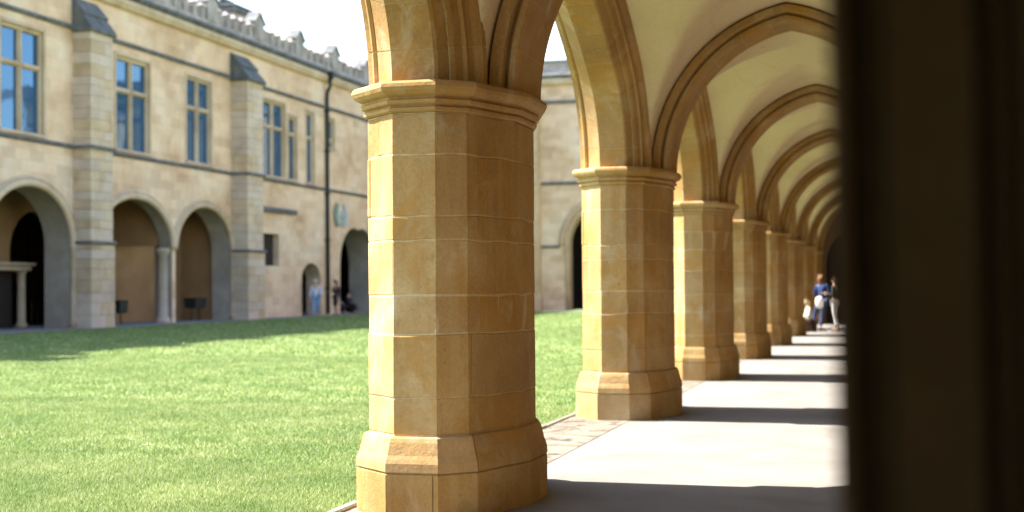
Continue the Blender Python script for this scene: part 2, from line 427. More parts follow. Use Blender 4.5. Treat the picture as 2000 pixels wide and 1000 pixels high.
for v in range(2):
    st = []
    for ci in range(len(COURSES[v])-1):
        z0, z1 = COURSES[v][ci], COURSES[v][ci+1]
        ph = random.uniform(0, .3) + (.17 if ci % 2 else 0)
        nb = 4 if z1-z0 > .2 else 5
        cuts = [ph+i/nb+random.uniform(-.05, .05) for i in range(nb)]; cuts.append(cuts[0]+1)
        for i in range(nb): st.append(stone_mesh(z0, z1, cuts[i], cuts[i+1], random.uniform(-.002, .003)))
    stone_sets.append(st)
def base_stones(seed):
    random.seed(seed); out = []
    def bstone(prof, s0, s1):
        g = .0007
        rings = []
        def arc(d): return arc_at(d, s0+g, s1-g)
        for d, z in prof: rings.append([(p.x, p.y, z) for p in arc(d)])
        mb = MB(); n = len(rings[0]); mb.loft(rings, closed=False)
        for e in (0, n-1): mb.f.append(tuple(i*n+e for i in range(len(rings))))
        mb.f += [(i, i+1, (len(rings)-1)*n+i+1, (len(rings)-1)*n+i) for i in range(n-1)]
        return mb.mesh('base_stone', M['pier'])
    low = [(-.06, -.02), (.098, -.02), (.100, .278), (.094, .284), (-.06, .284)]
    up = [(-.06, .291), (.096, .291), (.102, .298), (.098, .35), (.088, .375), (.075, .40), (.052, .48), (.040, .505), (.026, .515), (-.06, .512)]
    for prof, nb in ((low, 4), (up, 5)):
        ph = random.uniform(0, .3); cuts = [ph+i/nb+random.uniform(-.04, .04) for i in range(nb)]; cuts.append(cuts[0]+1)
        for i in range(nb): out.append(bstone(prof, cuts[i], cuts[i+1]))
    return out
base_sets = [base_stones(3), base_stones(9)]
mbx = MB(); mbx.loft([ring(.085, -.02), ring(.085, .285), ring(.06, .30), ring(.02, .50)]); bcore_me = mbx.mesh('base_core', M['mortar'])
mbx = MB(); mbx.loft([ring(.1, -.02), ring(.1, .36), ring(.05, .48), ring(.03, .515), ring(0, .52), ring(0, 2.572)]); far_me = mbx.mesh('shaft', M['pier'])
for k, y in enumerate(PY):
    p = empty('pier', rel((CO.x, y, 0)), 0, cl)
    if k == 1: p['label'] = 'nearest pier, in sharp focus beside the lawn'
    c = link('capital', cap_me[k % 2], p)
    if k > 6:
        link('shaft', far_me, p); continue
    link('mortar_core', core_me, p); link('base_core', bcore_me, p)
    for me in stone_sets[0 if k == 1 else k % 2]: link('stone', me, p)
    for me in base_sets[k % 2]: link('base_stone', me, p)

# arcade arches: a four-centred curve, offset by d for each point of the moulding
R1, R2, FT = 1.10, 6.0, radians(55); CB = 2.25
c1 = (CB-R1, 0.0); c2 = (c1[0]-(R2-R1)*cos(FT), -(R2-R1)*sin(FT))
def arch_pt(t, d):
    # t in 0..1 from springing to apex
    if t < .5:
        a = FT*t/.5; return (c1[0]+(R1+d)*cos(a), (R1+d)*sin(a))
    ae = acos(-c2[0]/(R2+d)); a = FT+(ae-FT)*(t-.5)/.5
    return (c2[0]+(R2+d)*cos(a), c2[1]+(R2+d)*sin(a))
def z4(y, d):
    y = abs(y); r = R1+d
    if y > c1[0]+r*cos(FT): return sqrt(max(0, r*r-(y-c1[0])**2))
    return sqrt((R2+d)**2-(y-c2[0])**2)+c2[1]
# moulding (X, d): courtyard chamfer, groove, soffit, inner chamfer with rolls
APROF = [(-3.33, .36), (-3.33, .285), (-3.29, .26), (-3.27, .235), (-3.245, .23), (-3.225, .24), (-3.205, .155), (-3.05, 0), (-2.765, 0), (-2.745, .012), (-2.695, .08), (-2.68, .066), (-2.655, .09), (-2.625, .15), (-2.60, .158), (-2.60, .215), (-2.585, .235), (-2.555, .245), (-2.53, .275), (-2.53, .35)]
def arch_seg(yc, t0, t1, sgn, n, eps=0.0, prof=APROF, q=1.0):
    mb = MB(); rings = []
    for i in range(n+1):
        t = t0+(t1-t0)*i/n
        rings.append([(-2.97+(x+2.97)*(1-max(0, eps)*5), yc+sgn*q*arch_pt(t, d+eps)[0], SPR+arch_pt(t, d+eps)[1]) for x, d in prof])
    # back of the stone keeps it solid
    for i, r in enumerate(rings):
        t = t0+(t1-t0)*i/n; a, z = arch_pt(t, .36); r.append((-3.31, yc+sgn*q*a, SPR+z))
    m = len(rings[0]); mb.loft(rings, closed=True, cap=True)
    return mb
ACUT = [0, .10, .24, .40, .56, .68, .80, .91, 1.0]
for k in range(len(PY)-1):
    yc = (PY[k]+PY[k+1])/2; q = ((PY[k+1]-PY[k])/2-.95)/CB; a = empty('arcade_arch', rel((CO.x, yc, SPR)), 0, cl)
    def ab(mb, nm, mat):
        mb.v = [(v[0]-CO.x, v[1]-yc, v[2]-SPR) for v in mb.v]; mb.build(nm, mat, a)
    if k <= 4:
        for s in (-1, 1):
            ab(arch_seg(yc, 0, 1, s, 24, .0025, q=q), 'mortar_bed', M['ribmortar'])
            for i in range(len(ACUT)-1):
                ab(arch_seg(yc, ACUT[i]+.002, ACUT[i+1]-(.002 if i < 7 else 0), s, 5, random.uniform(-.002, 0), q=q), 'voussoir', M['rib'])
    else:
        for s in (-1, 1): ab(arch_seg(yc, 0, 1, s, 24, q=q), 'archivolt', M['rib'])

for k in range(len(PY)):
    mb = MB(); mb.box(-3.0, -2.615, PY[k]-.70, PY[k]+.70, SPR, SPR+.5); mb.box(-3.0, -2.53, PY[k]-.35, PY[k]+.35, SPR, SPR+.7); part(mb, 'springer', M['plaster'])
# transverse arches
CX, W, RT = -1.05, 1.33, 1.664
def rib_pt(t, d, side):
    ae = acos((RT-W)/(RT+d)); a = ae*t
    return (CX+side*(-(RT-W)+(RT+d)*cos(a)), (RT+d)*sin(a))
RPROF = [(-0.47, 0.3), (-0.47, 0.2), (-0.39, 0.198), (-0.39, 0.172), (-0.45, 0.165), (-0.44, 0.105), (-0.42, 0.09), (-0.33, 0.087), (-0.33, 0.062), (-0.37, 0.056), (-0.36, 0.02), (-0.32, 0), (0.32, 0), (0.36, 0.02), (0.37, 0.056), (0.33, 0.062), (0.33, 0.087), (0.42, 0.09), (0.44, 0.105), (0.45, 0.165), (0.39, 0.172), (0.39, 0.198), (0.47, 0.2), (0.47, 0.3)]
def rib_seg(yc, t0, t1, side, n, eps=0):
    mb = MB(); rings = []
    for i in range(n+1):
        t = t0+(t1-t0)*i/n
        rings.append([(rib_pt(t, d+eps, side)[0], yc+dy*(1-max(0, eps)*5), SPR+rib_pt(t, d+eps, side)[1]) for dy, d in RPROF])
    mb.loft(rings); return mb
RC = [0, .12, .27, .43, .60, .77, .92, 1.0]
for k, y in enumerate(PY):
    a = empty('transverse_arch', rel((CX, y, SPR)), 0, cl)
    def ab(mb, nm, mat):
        mb.v = [(v[0]-CX, v[1]-y, v[2]-SPR) for v in mb.v]; mb.build(nm, mat, a)
    for s in (-1, 1):
        if k <= 4:
            ab(rib_seg(y, 0, 1, s, 24, .0015), 'mortar_bed', M['ribmortar'])
            for i in range(len(RC)-1): ab(rib_seg(y, RC[i]+.0014, RC[i+1]-(.0014 if i < 6 else 0), s, 5, random.uniform(-.001, 0)), 'voussoir', M['rib'])
        else: ab(rib_seg(y, 0, 1, s, 24), 'rib', M['rib'])

# vault cells
def zL(x):
    u = abs(x-CX); r = RT+.19; q = r*r-(u+(RT-W))**2
    return sqrt(q) if q > 0 else 0
def smax(a, b, k=.07):
    h = max(k-abs(a-b), 0)/k; return max(a, b)+h*h*h*k/6
for k in range(len(PY)-1):
    yc = (PY[k]+PY[k+1])/2; q = ((PY[k+1]-PY[k])/2-.95)/CB; mb = MB(); nx, ny = 40, 96
    X0, X1 = -2.60, .50; Y0, Y1 = PY[k]+.36, PY[k+1]-.36
    xs = [CX-(X1-X0)/2*cos(pi*i/nx) for i in range(nx+1)]; vs = []
    for j in range(ny+1):
        y = Y0+(Y1-Y0)*j/ny
        zt = z4((y-yc)/q, .28) if abs(y-yc)/q < CB+.28 else 0
        for x in xs:
            e = ((x-CX)/1.57)**2
            vs.append((x, y, SPR+smax(zL(x), zt+.02*(1-e)*(1 if zt > 0 else 0))))
    fs = [(j*(nx+1)+i, j*(nx+1)+i+1, (j+1)*(nx+1)+i+1, (j+1)*(nx+1)+i) for j in range(ny) for i in range(nx)]
    mb.add(vs, fs); part(mb, 'vault_cell', M['plaster'], True)
# spandrel wall of the arcade on the courtyard side
def filled(loops, conv):
    vs2 = [[Vector((p[0], p[1], 0)) for p in l] for l in loops]
    tris = tessellate_polygon(vs2); flat = [p for l in loops for p in l]
    return [conv(p) for p in flat], [tuple(t) for t in tris]
outer = [(PY[0]-1.2, SPR), (PY[0]-1.2, 6.2), (80, 6.2), (80, 0), (PY[-1]+.7, 0), (PY[-1]+.7, SPR)]
for k in range(len(PY)-2, -1, -1):
    yc = (PY[k]+PY[k+1])/2; q = ((PY[k+1]-PY[k])/2-.95)/CB
    outer += [(yc+q*arch_pt(i/20, .33)[0], SPR+arch_pt(i/20, .33)[1]) for i in range(0, 21)]
    outer += [(yc-q*arch_pt(i/20, .33)[0], SPR+arch_pt(i/20, .33)[1]) for i in range(19, -1, -1)]
mb = MB(); vs, fs = filled([outer], lambda p: (-3.315, p[0], p[1])); mb.add(vs, fs)
mb.box(-3.315, .9, -4, 80, 5.2, 5.4); mb.box(-3.55, -3.3, -4, 80, 6.2, 6.45)  # wide slab is an unseen roof added to keep sun off the vault
part(mb, 'arcade_wall', M['pier'])
# right-hand wall with half-round responds, and the wall at the far end with its doorway
mb = MB(); mb.box(.42, .9, 1.75, 57.9, 0, 5.2); part(mb, 'inner_wall', M['pier'])
for k, y in enumerate(PY):
    mb = MB(); pl = [(.44, -.36), (.33, -.33), (.22, -.17), (.22, .17), (.33, .33), (.44, .36)]
    mb.loft([[(x, y+yy, z) for x, yy in offset_poly(pl, d)] for d, z in ((.08, 0), (.08, .4), (0, .5), (0, 2.6), (.09, 2.72), (.09, 2.76))]); part(mb, 'respond', M['pier'])
Ye = 57.2
arc = [(-2.35+.0, 0), (-2.35, 2.3)]+[(CX-1.3*cos(pi*i/16), 2.3+1.35*sin(pi*i/16)) for i in range(1, 16)]+[(.26, 2.3), (.26, 0)]
mb = MB(); vs, fs = filled([[(-3.3, 0)]+arc+[(.9, 0), (.9, 5.2), (-3.3, 5.2)]], lambda p: (p[0], Ye, p[1])); mb.add(vs, fs)
mb.loft([[(a, Ye, b) for a, b in arc], [(a, Ye+.6, b) for a, b in arc]], closed=False)
part(mb, 'end_wall', M['pier'])
mb = MB(); mb.box(-3.2, .9, Ye+.6, Ye+8, -.01, 0); mb.box(-3.3, -3.0, Ye+.61, Ye+8, 0, 4); mb.box(.8, 1, Ye+.61, Ye+8, 0, 4); mb.box(-3.3, 1, Ye+7.8, Ye+8, 0, 4); mb.box(-3.3, 1, Ye+.61, Ye+8, 4, 4.1)
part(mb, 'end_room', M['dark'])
# unseen passage added behind the camera, dims the jamb; rear opening lets light in
mb = MB(); mb.box(-3.35, -2.45, -4, 2.2, 0, 5.2); mb.box(-3.35, -1.9, -4.2, -4, 0, 5.2); mb.box(-.3, 1.4, -4.2, -4, 0, 5.2); mb.box(-1.9, -.3, -4.2, -4, 2.5, 5.2); mb.box(.9, 1.4, -4, 1.75, 0, 5.2); mb.box(-2.45, .9, -4, 1.7, 3.0, 5.2)
part(mb, 'unseen_passage', M['passage'])

# dark moulded jamb right beside the camera
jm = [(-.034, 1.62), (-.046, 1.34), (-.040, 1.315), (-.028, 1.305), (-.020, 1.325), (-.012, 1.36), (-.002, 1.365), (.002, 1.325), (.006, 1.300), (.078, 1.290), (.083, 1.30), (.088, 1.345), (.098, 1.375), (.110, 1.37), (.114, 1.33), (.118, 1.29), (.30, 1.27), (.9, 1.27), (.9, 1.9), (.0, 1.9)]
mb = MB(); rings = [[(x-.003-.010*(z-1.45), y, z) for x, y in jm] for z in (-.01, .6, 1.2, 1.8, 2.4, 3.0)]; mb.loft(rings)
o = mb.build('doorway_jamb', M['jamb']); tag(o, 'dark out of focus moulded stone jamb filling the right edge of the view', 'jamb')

# ------------------------------------------------------------------ range on the far side of the lawn
rg = tag(empty('college_range', (XL, 50, .15)), 'two storey buff stone range with buttresses and mullioned windows across the lawn', 'building')
RO = Vector((XL, 50, .15))
def rpart(mb, name, mat, parent=None, smooth=False, origin=None):
    og = origin or RO; mb.v = [(v[0]-og.x, v[1]-og.y, v[2]-og.z) for v in mb.v]
    return mb.build(name, mat, parent or rg, smooth)
def arch_loop(yc, h, zs, rise, n=20, z0=.1, pointed=False):
    pts = [(yc-h, z0), (yc-h, zs)]
    if pointed:
        R = (h*h+rise*rise)/(2*h); ae = acos((R-h)/R)
        L = [(yc-h+R-R*cos(ae*i/n), zs+R*sin(ae*i/n)) for i in range(1, n+1)]
        pts += L+[(2*yc-a, b) for a, b in L[:-1][::-1]]
    else:
        pts += [(yc-h*cos(pi*i/n), zs+rise*sin(pi*i/n)) for i in range(1, n)]
    return pts+[(yc+h, zs), (yc+h, z0)]
ARCH = [(42.55, 2.55, 3.15, 1.95, False, 1.1), (49.6, 2.87, 3.15, 1.92, False, .55), (55.33, 2.57, 3.15, 1.88, False, .95)]
BIG = (73.55, 2.70, 2.7, 2.0, True, 1.6); DOOR = (66.95, 1.22, 1.95, .85, False, .8)
LEFTA = (35.2, 2.55, 3.15, 1.95, False, 1.0)
wins = [dict(y=(40.86, 43.34), n=2, z=(6.88, 10.45), tr=9.16), dict(y=(48.1, 50.66), n=2, z=(6.88, 10.45), tr=9.16),
        dict(y=(53.7, 55.98), n=2, z=(6.88, 10.45), tr=9.16), dict(y=(61.15, 63.75), n=2, z=(6.88, 10.45), tr=9.2),
        dict(y=(64.15, 65.15), n=1, z=(6.88, 9.98), tr=9.1), dict(y=(66.35, 67.35), n=1, z=(6.88, 10.45), tr=9.15),
        dict(y=(69.15, 70.1), n=1, z=(8.9, 10.4), tr=9.3), dict(y=(33.4, 36.0), n=2, z=(6.88, 10.45), tr=9.16)]
holes = []
base = [(18, .1), ]
for A in sorted([LEFTA]+ARCH+[DOOR, BIG], key=lambda a: a[0]): base += arch_loop(A[0], A[1], A[2], A[3], 24, .1, A[4])
base += [(79.9, .1), (79.9, 12.3), (18, 12.3)]
for w_ in wins:
    (a, b), (c, d) = w_['y'], w_['z']; holes.append([(a, c), (a, d), (b, d), (b, c)])
SM = (61.2, 63.0, 2.6, 4.12); holes.append([(SM[0], SM[2]), (SM[0], SM[3]), (SM[1], SM[3]), (SM[1], SM[2])])
mb = MB(); vs, fs = filled([base]+holes, lambda p: (XL, p[0], p[1])); mb.add(vs, fs)
mb.box(XL-.6, XL-.5, 18, 79.9, 5.9, 12.3)
for h in holes: mb.loft([[(XL, *p) for p in h], [(XL-.34, *p) for p in h]], closed=True, cap=False)
rpart(mb, 'wall', M['wall'])
for A in [LEFTA]+ARCH+[DOOR, BIG]:
    lp = arch_loop(A[0], A[1], A[2], A[3], 32, .1, A[4])
    # reveal in grey stone and a round hood moulding
    mb = MB(); mb.loft([[(XL, *p) for p in lp], [(XL-A[5], *p) for p in lp]], closed=False); rpart(mb, 'arch_reveal', M['reveal'] if A[5] != .8 else M['dress'])
    if A[5] in (1.1, .95, .55, 1.0):
        q = arch_loop(A[0], A[1]+.07, A[2], A[3]+.07, 32, .1, False)
        mb = MB(); lo = [p for p in q if p[1] >= A[2]-.001]
        tube(mb, [(XL+.02, *p) for p in lo], .13, 10); rpart(mb, 'arch_moulding', M['dress'], smooth=True)
        mb = MB(); q = arch_loop(A[0], A[1]+.25, A[2], A[3]+.25, 32, .1, False); lo = [p for p in q if p[1] >= A[2]-.001]
        tube(mb, [(XL+.03, *p) for p in lo], .07, 8); rpart(mb, 'arch_moulding', M['dress'], smooth=True)
        if A[5] in (1.1, .95, 1.0):
            mb = MB(); y_ = A[0]+A[1]+.06; mb.loft([circ((XL+.03, y_, z), r, 12) for z, r in ((.15, .15), (.4, .15), (.45, .115), (3.0, .11), (3.05, .15), (3.16, .15))]); rpart(mb, 'jamb_shaft', M['dress'], smooth=True)
# gallery behind: floor is the path; back wall, side walls, ceiling
GX = XL-4.2
mb = MB(); 
pa = arch_loop(46.88, 1.68, 2.85, 1.62, 16, .1, True)
vs, fs = filled([[(30, .1)]+pa+[(60, .1), (60, 5.7), (30, 5.7)]], lambda p: (XL-2.6, p[0], p[1])); mb.add(vs, fs)
mb.loft([[(XL-2.6, *p) for p in pa], [(XL-3.0, *p) for p in pa]], closed=False)
mb.box(XL-2.6, XL-.96, 58.2, 58.4, .1, 5.7); mb.box(XL-2.6, XL-.62, 52.45, 52.75, 3.3, 5.7)
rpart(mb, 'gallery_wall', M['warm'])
mb = MB(); mb.box(XL-2.62, XL-2.57, 42.9, 45.3, .1, 2.3); rpart(mb, 'doorway_shade', M['dark'])  # dark slab on the wall, painted shade in place of a real opening
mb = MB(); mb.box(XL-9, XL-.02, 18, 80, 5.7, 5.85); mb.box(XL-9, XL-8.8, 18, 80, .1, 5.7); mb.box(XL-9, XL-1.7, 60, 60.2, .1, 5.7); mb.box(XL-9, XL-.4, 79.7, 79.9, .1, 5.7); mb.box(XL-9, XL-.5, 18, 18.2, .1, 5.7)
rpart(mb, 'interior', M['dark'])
# panelled room seen through arch A
pw = empty('oak_panelling', (0, 0, 0), 0, rg)
mb = MB(); mb.box(XL-6.6, XL-6.5, 44, 60, .1, 5.7); rpart(mb, 'backboard', M['wood'], pw)
pan = MB(); pan.cbox(0, .06, 0, 1.0, 0, 1.2, .03); pm = pan.mesh('panel', M['wood2'])
for i in range(12):
    for j in range(4): link('panel', pm, pw, (XL-6.5-RO.x, 45.0+i*1.22-RO.y, .3+j*1.35-RO.z))
# stone door surround on the left of arch A
ds = empty('stone_surround', (0, 0, 0), 0, rg)
mb = MB(); 
for y_ in (42.7, 45.55): mb = MB(); mb.loft([circ((XL-2.35, y_, z), r, 12) for z, r in ((.15, .22), (.3, .2), (.36, .15), (2.1, .14), (2.16, .19), (2.22, .2))]); rpart(mb, 'column', M['dress'], ds, True)
mb = MB(); mb.cbox(XL-2.58, XL-2.1, 42.4, 45.85, 2.22, 2.4, .03); mb.cbox(XL-2.58, XL-2.0, 42.3, 45.98, 2.4, 2.52, .03); rpart(mb, 'lintel', M['dress'], ds)
# round column between arches B and C
mb = MB(); cyy = 52.6; cxx = XL-.42
mb.loft([circ((cxx, cyy, z), r, 24) for z, r in ((.14, .40), (.26, .40), (.30, .34), (.38, .33), (.42, .27), (1.6, .265), (2.88, .245), (2.9, .28), (2.95, .28), (3.0, .33), (3.08, .38), (3.18, .38), (3.2, .3))])
rpart(mb, 'round_column', M['grey_stone'], smooth=True)
# small window, its hood
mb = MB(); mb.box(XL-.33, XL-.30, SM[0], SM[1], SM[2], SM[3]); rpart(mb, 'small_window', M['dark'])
mb = MB(); mb.cbox(XL, XL+.22, 61.0, 64.8, 5.12, 5.36, .05); rpart(mb, 'hood_ledge', M['lead'])
# windows
for w_ in wins:
    (a, b), (c, d), n, tr = w_['y'], w_['z'], w_['n'], w_['tr']
    we = empty('window', (XL-RO.x, (a+b)/2-RO.y, c-RO.z), 0, rg); og = Vector((XL, (a+b)/2, c))
    def wp(mb, nm, mat): rpart(mb, nm, mat, we, origin=og)
    jw, mw = .10, .19
    # moulded surround, sill
    mb = MB()
    for (y0, y1, z0, z1) in ((a-.12, a+.02, c-.0, d+.12), (b-.02, b+.12, c, d+.12), (a+.02, b-.02, d-.02, d+.12)): mb.cbox(XL-.05, XL+.045, y0, y1, z0, z1, .02)
    wp(mb, 'surround', M['dress'])
    mb = MB(); mb.loft([[(XL+.10, y, c-.10), (XL+.10, y, c-.04), (XL-.3, y, c+.08), (XL-.3, y, c-.10)] for y in (a-.1, b+.1)]); wp(mb, 'sill', M['grey_stone'])
    lw = (b-a-2*jw-(n-1)*mw)/n
    mb = MB(); mb.cbox(XL-.30, XL-.06, a, a+jw, c, d, .03); mb.cbox(XL-.30, XL-.06, b-jw, b, c, d, .03); mb.cbox(XL-.30, XL-.06, a+jw, b-jw, d-.14, d, .03); wp(mb, 'frame', M['dress'])
    for i in range(n-1):
        y0 = a+jw+(i+1)*lw+i*mw; mb = MB()
        mb.loft([[(XL-.30, y0, z), (XL-.14, y0, z), (XL-.03, y0+.07, z), (XL-.03, y0+mw-.07, z), (XL-.14, y0+mw, z), (XL-.30, y0+mw, z)] for z in (c, d-.14)]); wp(mb, 'mullion', M['dress'])
    for i in range(n):
        y0 = a+jw+i*(lw+mw); mb = MB()
        mb.loft([[(XL-.30, y, tr-.10), (XL-.30, y, tr+.10), (XL-.14, y, tr+.10), (XL-.05, y, tr+.02), (XL-.05, y, tr-.03), (XL-.14, y, tr-.10)] for y in (y0, y0+lw)]); wp(mb, 'transom', M['dress'])
        for z0, z1 in ((c, tr-.1), (tr+.1, d-.14)):
            mb = MB(); mb.box(XL-.19, XL-.18, y0, y0+lw, z0, z1); wp(mb, 'pane', M['glass'])
# string courses
def course(z0, z1, pr, name, mat, skips=(), y0=18, y1=79.9, dip=.0):
    segs = []; y = y0
    for s0, s1 in sorted(skips): segs.append((y, s0)); y = s1
    segs.append((y, y1)); mb = MB()
    for a, b in segs:
        mb.loft([[(XL-.02, q, z0-.02), (XL+pr*.6, q, z0), (XL+pr, q, (z0+z1)/2), (XL+pr*.9, q, z1-.02), (XL-.02, q, z1+.05)] for q in (a, b)])
    rpart(mb, name, mat)
BUT = [(45.2, 46.7, .72), (57.9, 59.54, .8), (30.6, 32.1, .75)]
course(10.86, 11.0, .13, 'string_course', M['lead'], [(b[0], b[1]) for b in BUT])
course(6.58, 6.70, .12, 'string_course', M['lead'], [(b[0], b[1]) for b in BUT])
course(12.25, 12.62, .26, 'cornice', M['dress'])
course(12.62, 12.86, .34, 'gutter_course', M['lead'])
course(3.14, 3.24, .06, 'impost_band', M['lead'], [(18, 45.15), (46.6, 57.95), (59.5, 79.9)])
# buttresses of coursed blocks
random.seed(5)
for (y0, y1, pr) in BUT:
    b = empty('buttress', (XL-RO.x, y0-RO.y, 0), 0, rg); og = Vector((XL, y0, .15))
    z = .13; i = 0
    while z < 10.75:
        h = min(random.choice((.30, .34, .38, .42, .46)), 10.8-z)
        if h < .15: break
        lo = z < 3.15; e = .05 if lo else 0
        sp = y0+(y1-y0)*(.38 if i % 2 else .62)
        for q0, q1 in ((y0-e, sp), (sp, y1+e)):
            mb = MB(); mb.cbox(XL-.02, XL+pr+e+random.uniform(-.006, .006), q0+.003, q1-.003, z+.003, z+h-.003, .012); rpart(mb, 'stone', M['grey_stone'] if random.random() < .55 else M['dress'], b, origin=og)
        z += h; i += 1
    for zz, e in ((3.14, .10), (6.58, .08)):
        mb = MB(); mb.cbox(XL-.02, XL+pr+e+.04, y0-e, y1+e, zz, zz+.12, .03); rpart(mb, 'band', M['lead'], b, origin=og)
    # stepped weathering slabs on top
    mb = MB(); mb.cbox(XL-.02, XL+pr+.12, y0-.13, y1+.13, 10.78, 10.92, .03)
    q_ = pr+.08
    mb.loft([[(XL-.02, y, 10.92), (XL+q_, y, 10.92), (XL+q_, y, 10.97), (XL+q_*.55, y, 11.42), (XL+q_*.62, y, 11.46), (XL+q_*.60, y, 11.52), (XL+.03, y, 12.05), (XL-.02, y, 12.05)] for y in (y0-.08, y1+.08)])
    rpart(mb, 'weathering', M['lead'], b, origin=og)
# battlemented parapet
mb = MB(); mb.box(XL-.35, XL+.02, 18, 79.9, 12.86, 13.12); rpart(mb, 'parapet_wall', M['para'])
mb = MB(); mb.box(XL-.20, XL-.12, 18, 79.9, 13.12, 13.5); rpart(mb, 'parapet_panel', M['para'])
mb = MB(); mb.cbox(-.30, 0, -.17, .17, 0, .50, .02); mb.loft([[(-.35, -.22, .50), (.05, -.22, .50), (.05, .22, .50), (-.35, .22, .50)], [(-.35, -.22, .55), (.05, -.22, .55), (.05, .22, .55), (-.35, .22, .55)], [(-.18, -.03, .72), (-.12, -.03, .72), (-.12, .03, .72), (-.18, .03, .72)]])
mer = mb.mesh('merlon', M['para'])
mb = MB(); pg = [(-.5, 0), (.5, 0), (.5, .82), (0, 1.22), (-.5, .82)]
mb.loft([[(x, y, z) for y, z in pg] for x in (-.42, .05)]); gb = mb.mesh('gablet', M['para'])
mb = MB(); mb.loft([[(x, y, z) for y, z in ((-.6, .74), (-.6, .82), (0, 1.34), (.6, .82), (.6, .74), (0, 1.2))] for x in (-.48, .12)]); gr_ = mb.mesh('gablet_coping', M['lead'])
gy = [56.1+4.72*i for i in range(-7, 5)]
for g in gy:
    if g > 79: continue
    o = link('gablet', gb, rg, (0, g-RO.y, 13.1-RO.z)); link('gablet_coping', gr_, o)
    for j in range(1, 6):
        y = g+j*4.72/6
        if y < 79.6:
            o = link('merlon', mer, rg, (0, y-RO.y, 13.1-RO.z)); o.scale = (1, random.uniform(.92, 1.1), random.uniform(.92, 1.08))
# roof and chimneys
mb = MB(); mb.loft([[(XL-.8, y, 13.0), (XL-4.8, y, 13.9), (XL-9, y, 13.0)] for y in (18, 80)], closed=False); mb.box(XL-9.2, XL-9, 18, 80, .1, 13.0); mb.box(XL-9, XL-.6, 18, 18.2, 5.8, 13); mb.box(XL-9, XL-.6, 79.7, 79.9, 5.8, 13); rpart(mb, 'roof', M['slate'])
def chimney(x, y, z0, z1, wx, wy, pots):
    c = empty('chimney', (x-RO.x, y-RO.y, z0-RO.z), 0, rg); og = Vector((x, y, z0))
    mb = MB(); mb.cbox(x-wx, x+wx, y-wy, y+wy, z0-1.5, z1-.35, .02); rpart(mb, 'stack', M['para'], c, origin=og)
    mb = MB(); mb.cbox(x-wx-.12, x+wx+.12, y-wy-.12, y+wy+.12, z1-.35, z1-.1, .04); mb.cbox(x-wx-.2, x+wx+.2, y-wy-.2, y+wy+.2, z1-.1, z1, .03); rpart(mb, 'stack_cap', M['lead'], c, origin=og)
    for i in range(pots):
        yy = y-wy*.7+1.4*wy*i/max(1, pots-1); mb = MB(); mb.loft([circ((x, yy, z), r, 10) for z, r in ((z1, .13), (z1+.3, .11), (z1+.34, .14), (z1+.4, .13))]); rpart(mb, 'chimney_pot', M['lead'], c, smooth=True, origin=og)
chimney(XL-2.2, 62.0, 13.3, 14.95, .75, .75, 4)
chimney(XL-1.3, 26.1, 13.3, 16.2, .5, .6, 2)
# downpipe with hopper
dp = empty('downpipe', (XL+.15-RO.x, 68.85-RO.y, 0), 0, rg)
mb = MB(); tube(mb, [(XL+.30, 68.85, 12.5), (XL+.30, 68.85, 12.25), (XL+.29, 68.85, 12.0), (XL+.16, 68.85, 11.75), (XL+.13, 68.85, 11.5), (XL+.13, 68.85, 6.0), (XL+.13, 68.85, .2)], .095, 10); rpart(mb, 'pipe', M['iron'], dp, True, Vector((XL+.15, 68.85, .15)))
mb = MB(); mb.loft([[(XL+.3+a*s, 68.85+b_*s, z) for a, b_ in ((-1, -1), (1, -1), (1, 1), (-1, 1))] for z, s in ((12.35, .1), (12.5, .17), (12.72, .19), (12.76, .21))]); rpart(mb, 'hopper', M['iron'], dp, origin=Vector((XL+.15, 68.85, .15)))
for z in (1.5, 4, 6.4, 8.6, 10.7):
    mb = MB(); mb.box(XL, XL+.25, 68.71, 68.99, z, z+.07); rpart(mb, 'bracket', M['iron'], dp, origin=Vector((XL+.15, 68.85, .15)))
# carved crest on the wall
cr = empty('wall_crest', (XL-RO.x, 70.8-RO.y, 5.2-RO.z), 0, rg); og = Vector((XL, 70.8, 5.2))
M['cr_w'] = plain('crest_pale', (.5, .5, .47)); M['cr_g'] = plain('crest_green', (.25, .32, .25)); M['cr_r'] = plain('crest_red', (.35, .13, .08))
mb = MB(); mb.loft([[(XL+x, 70.8+a*.36*s, 5.25+b_*.42*s) for a, b_ in ((-1, 1), (1, 1), (1, -.1), (.65, -.7), (0, -1.15), (-.65, -.7), (-1, -.1))] for x, s in ((0, 1), (.10, 1), (.13, .9))]); rpart(mb, 'shield', M['cr_w'], cr, origin=og)
mb = MB(); mb.box(XL+.13, XL+.16, 70.72, 70.88, 4.9, 5.6); mb.box(XL+.13, XL+.155, 70.5, 71.1, 5.2, 5.34); rpart(mb, 'shield_cross', M['cr_g'], cr, origin=og)
for s in (-1, 1):
    mb = MB(); random.seed(3)
    for i in range(9):
        a = i/8*pi; tube(mb, [(XL+.03, 70.8+s*(.42+.18*sin(a)), 4.8+i*.13), (XL+.12, 70.8+s*(.62+.22*sin(a*1.3)), 4.88+i*.13), (XL+.05, 70.8+s*(.70+.25*sin(a)), 5.02+i*.13)], [.06, .07, .02], 6)
    rpart(mb, 'mantling', M['cr_w'] if s > 0 else M['cr_g'], cr, True, og)

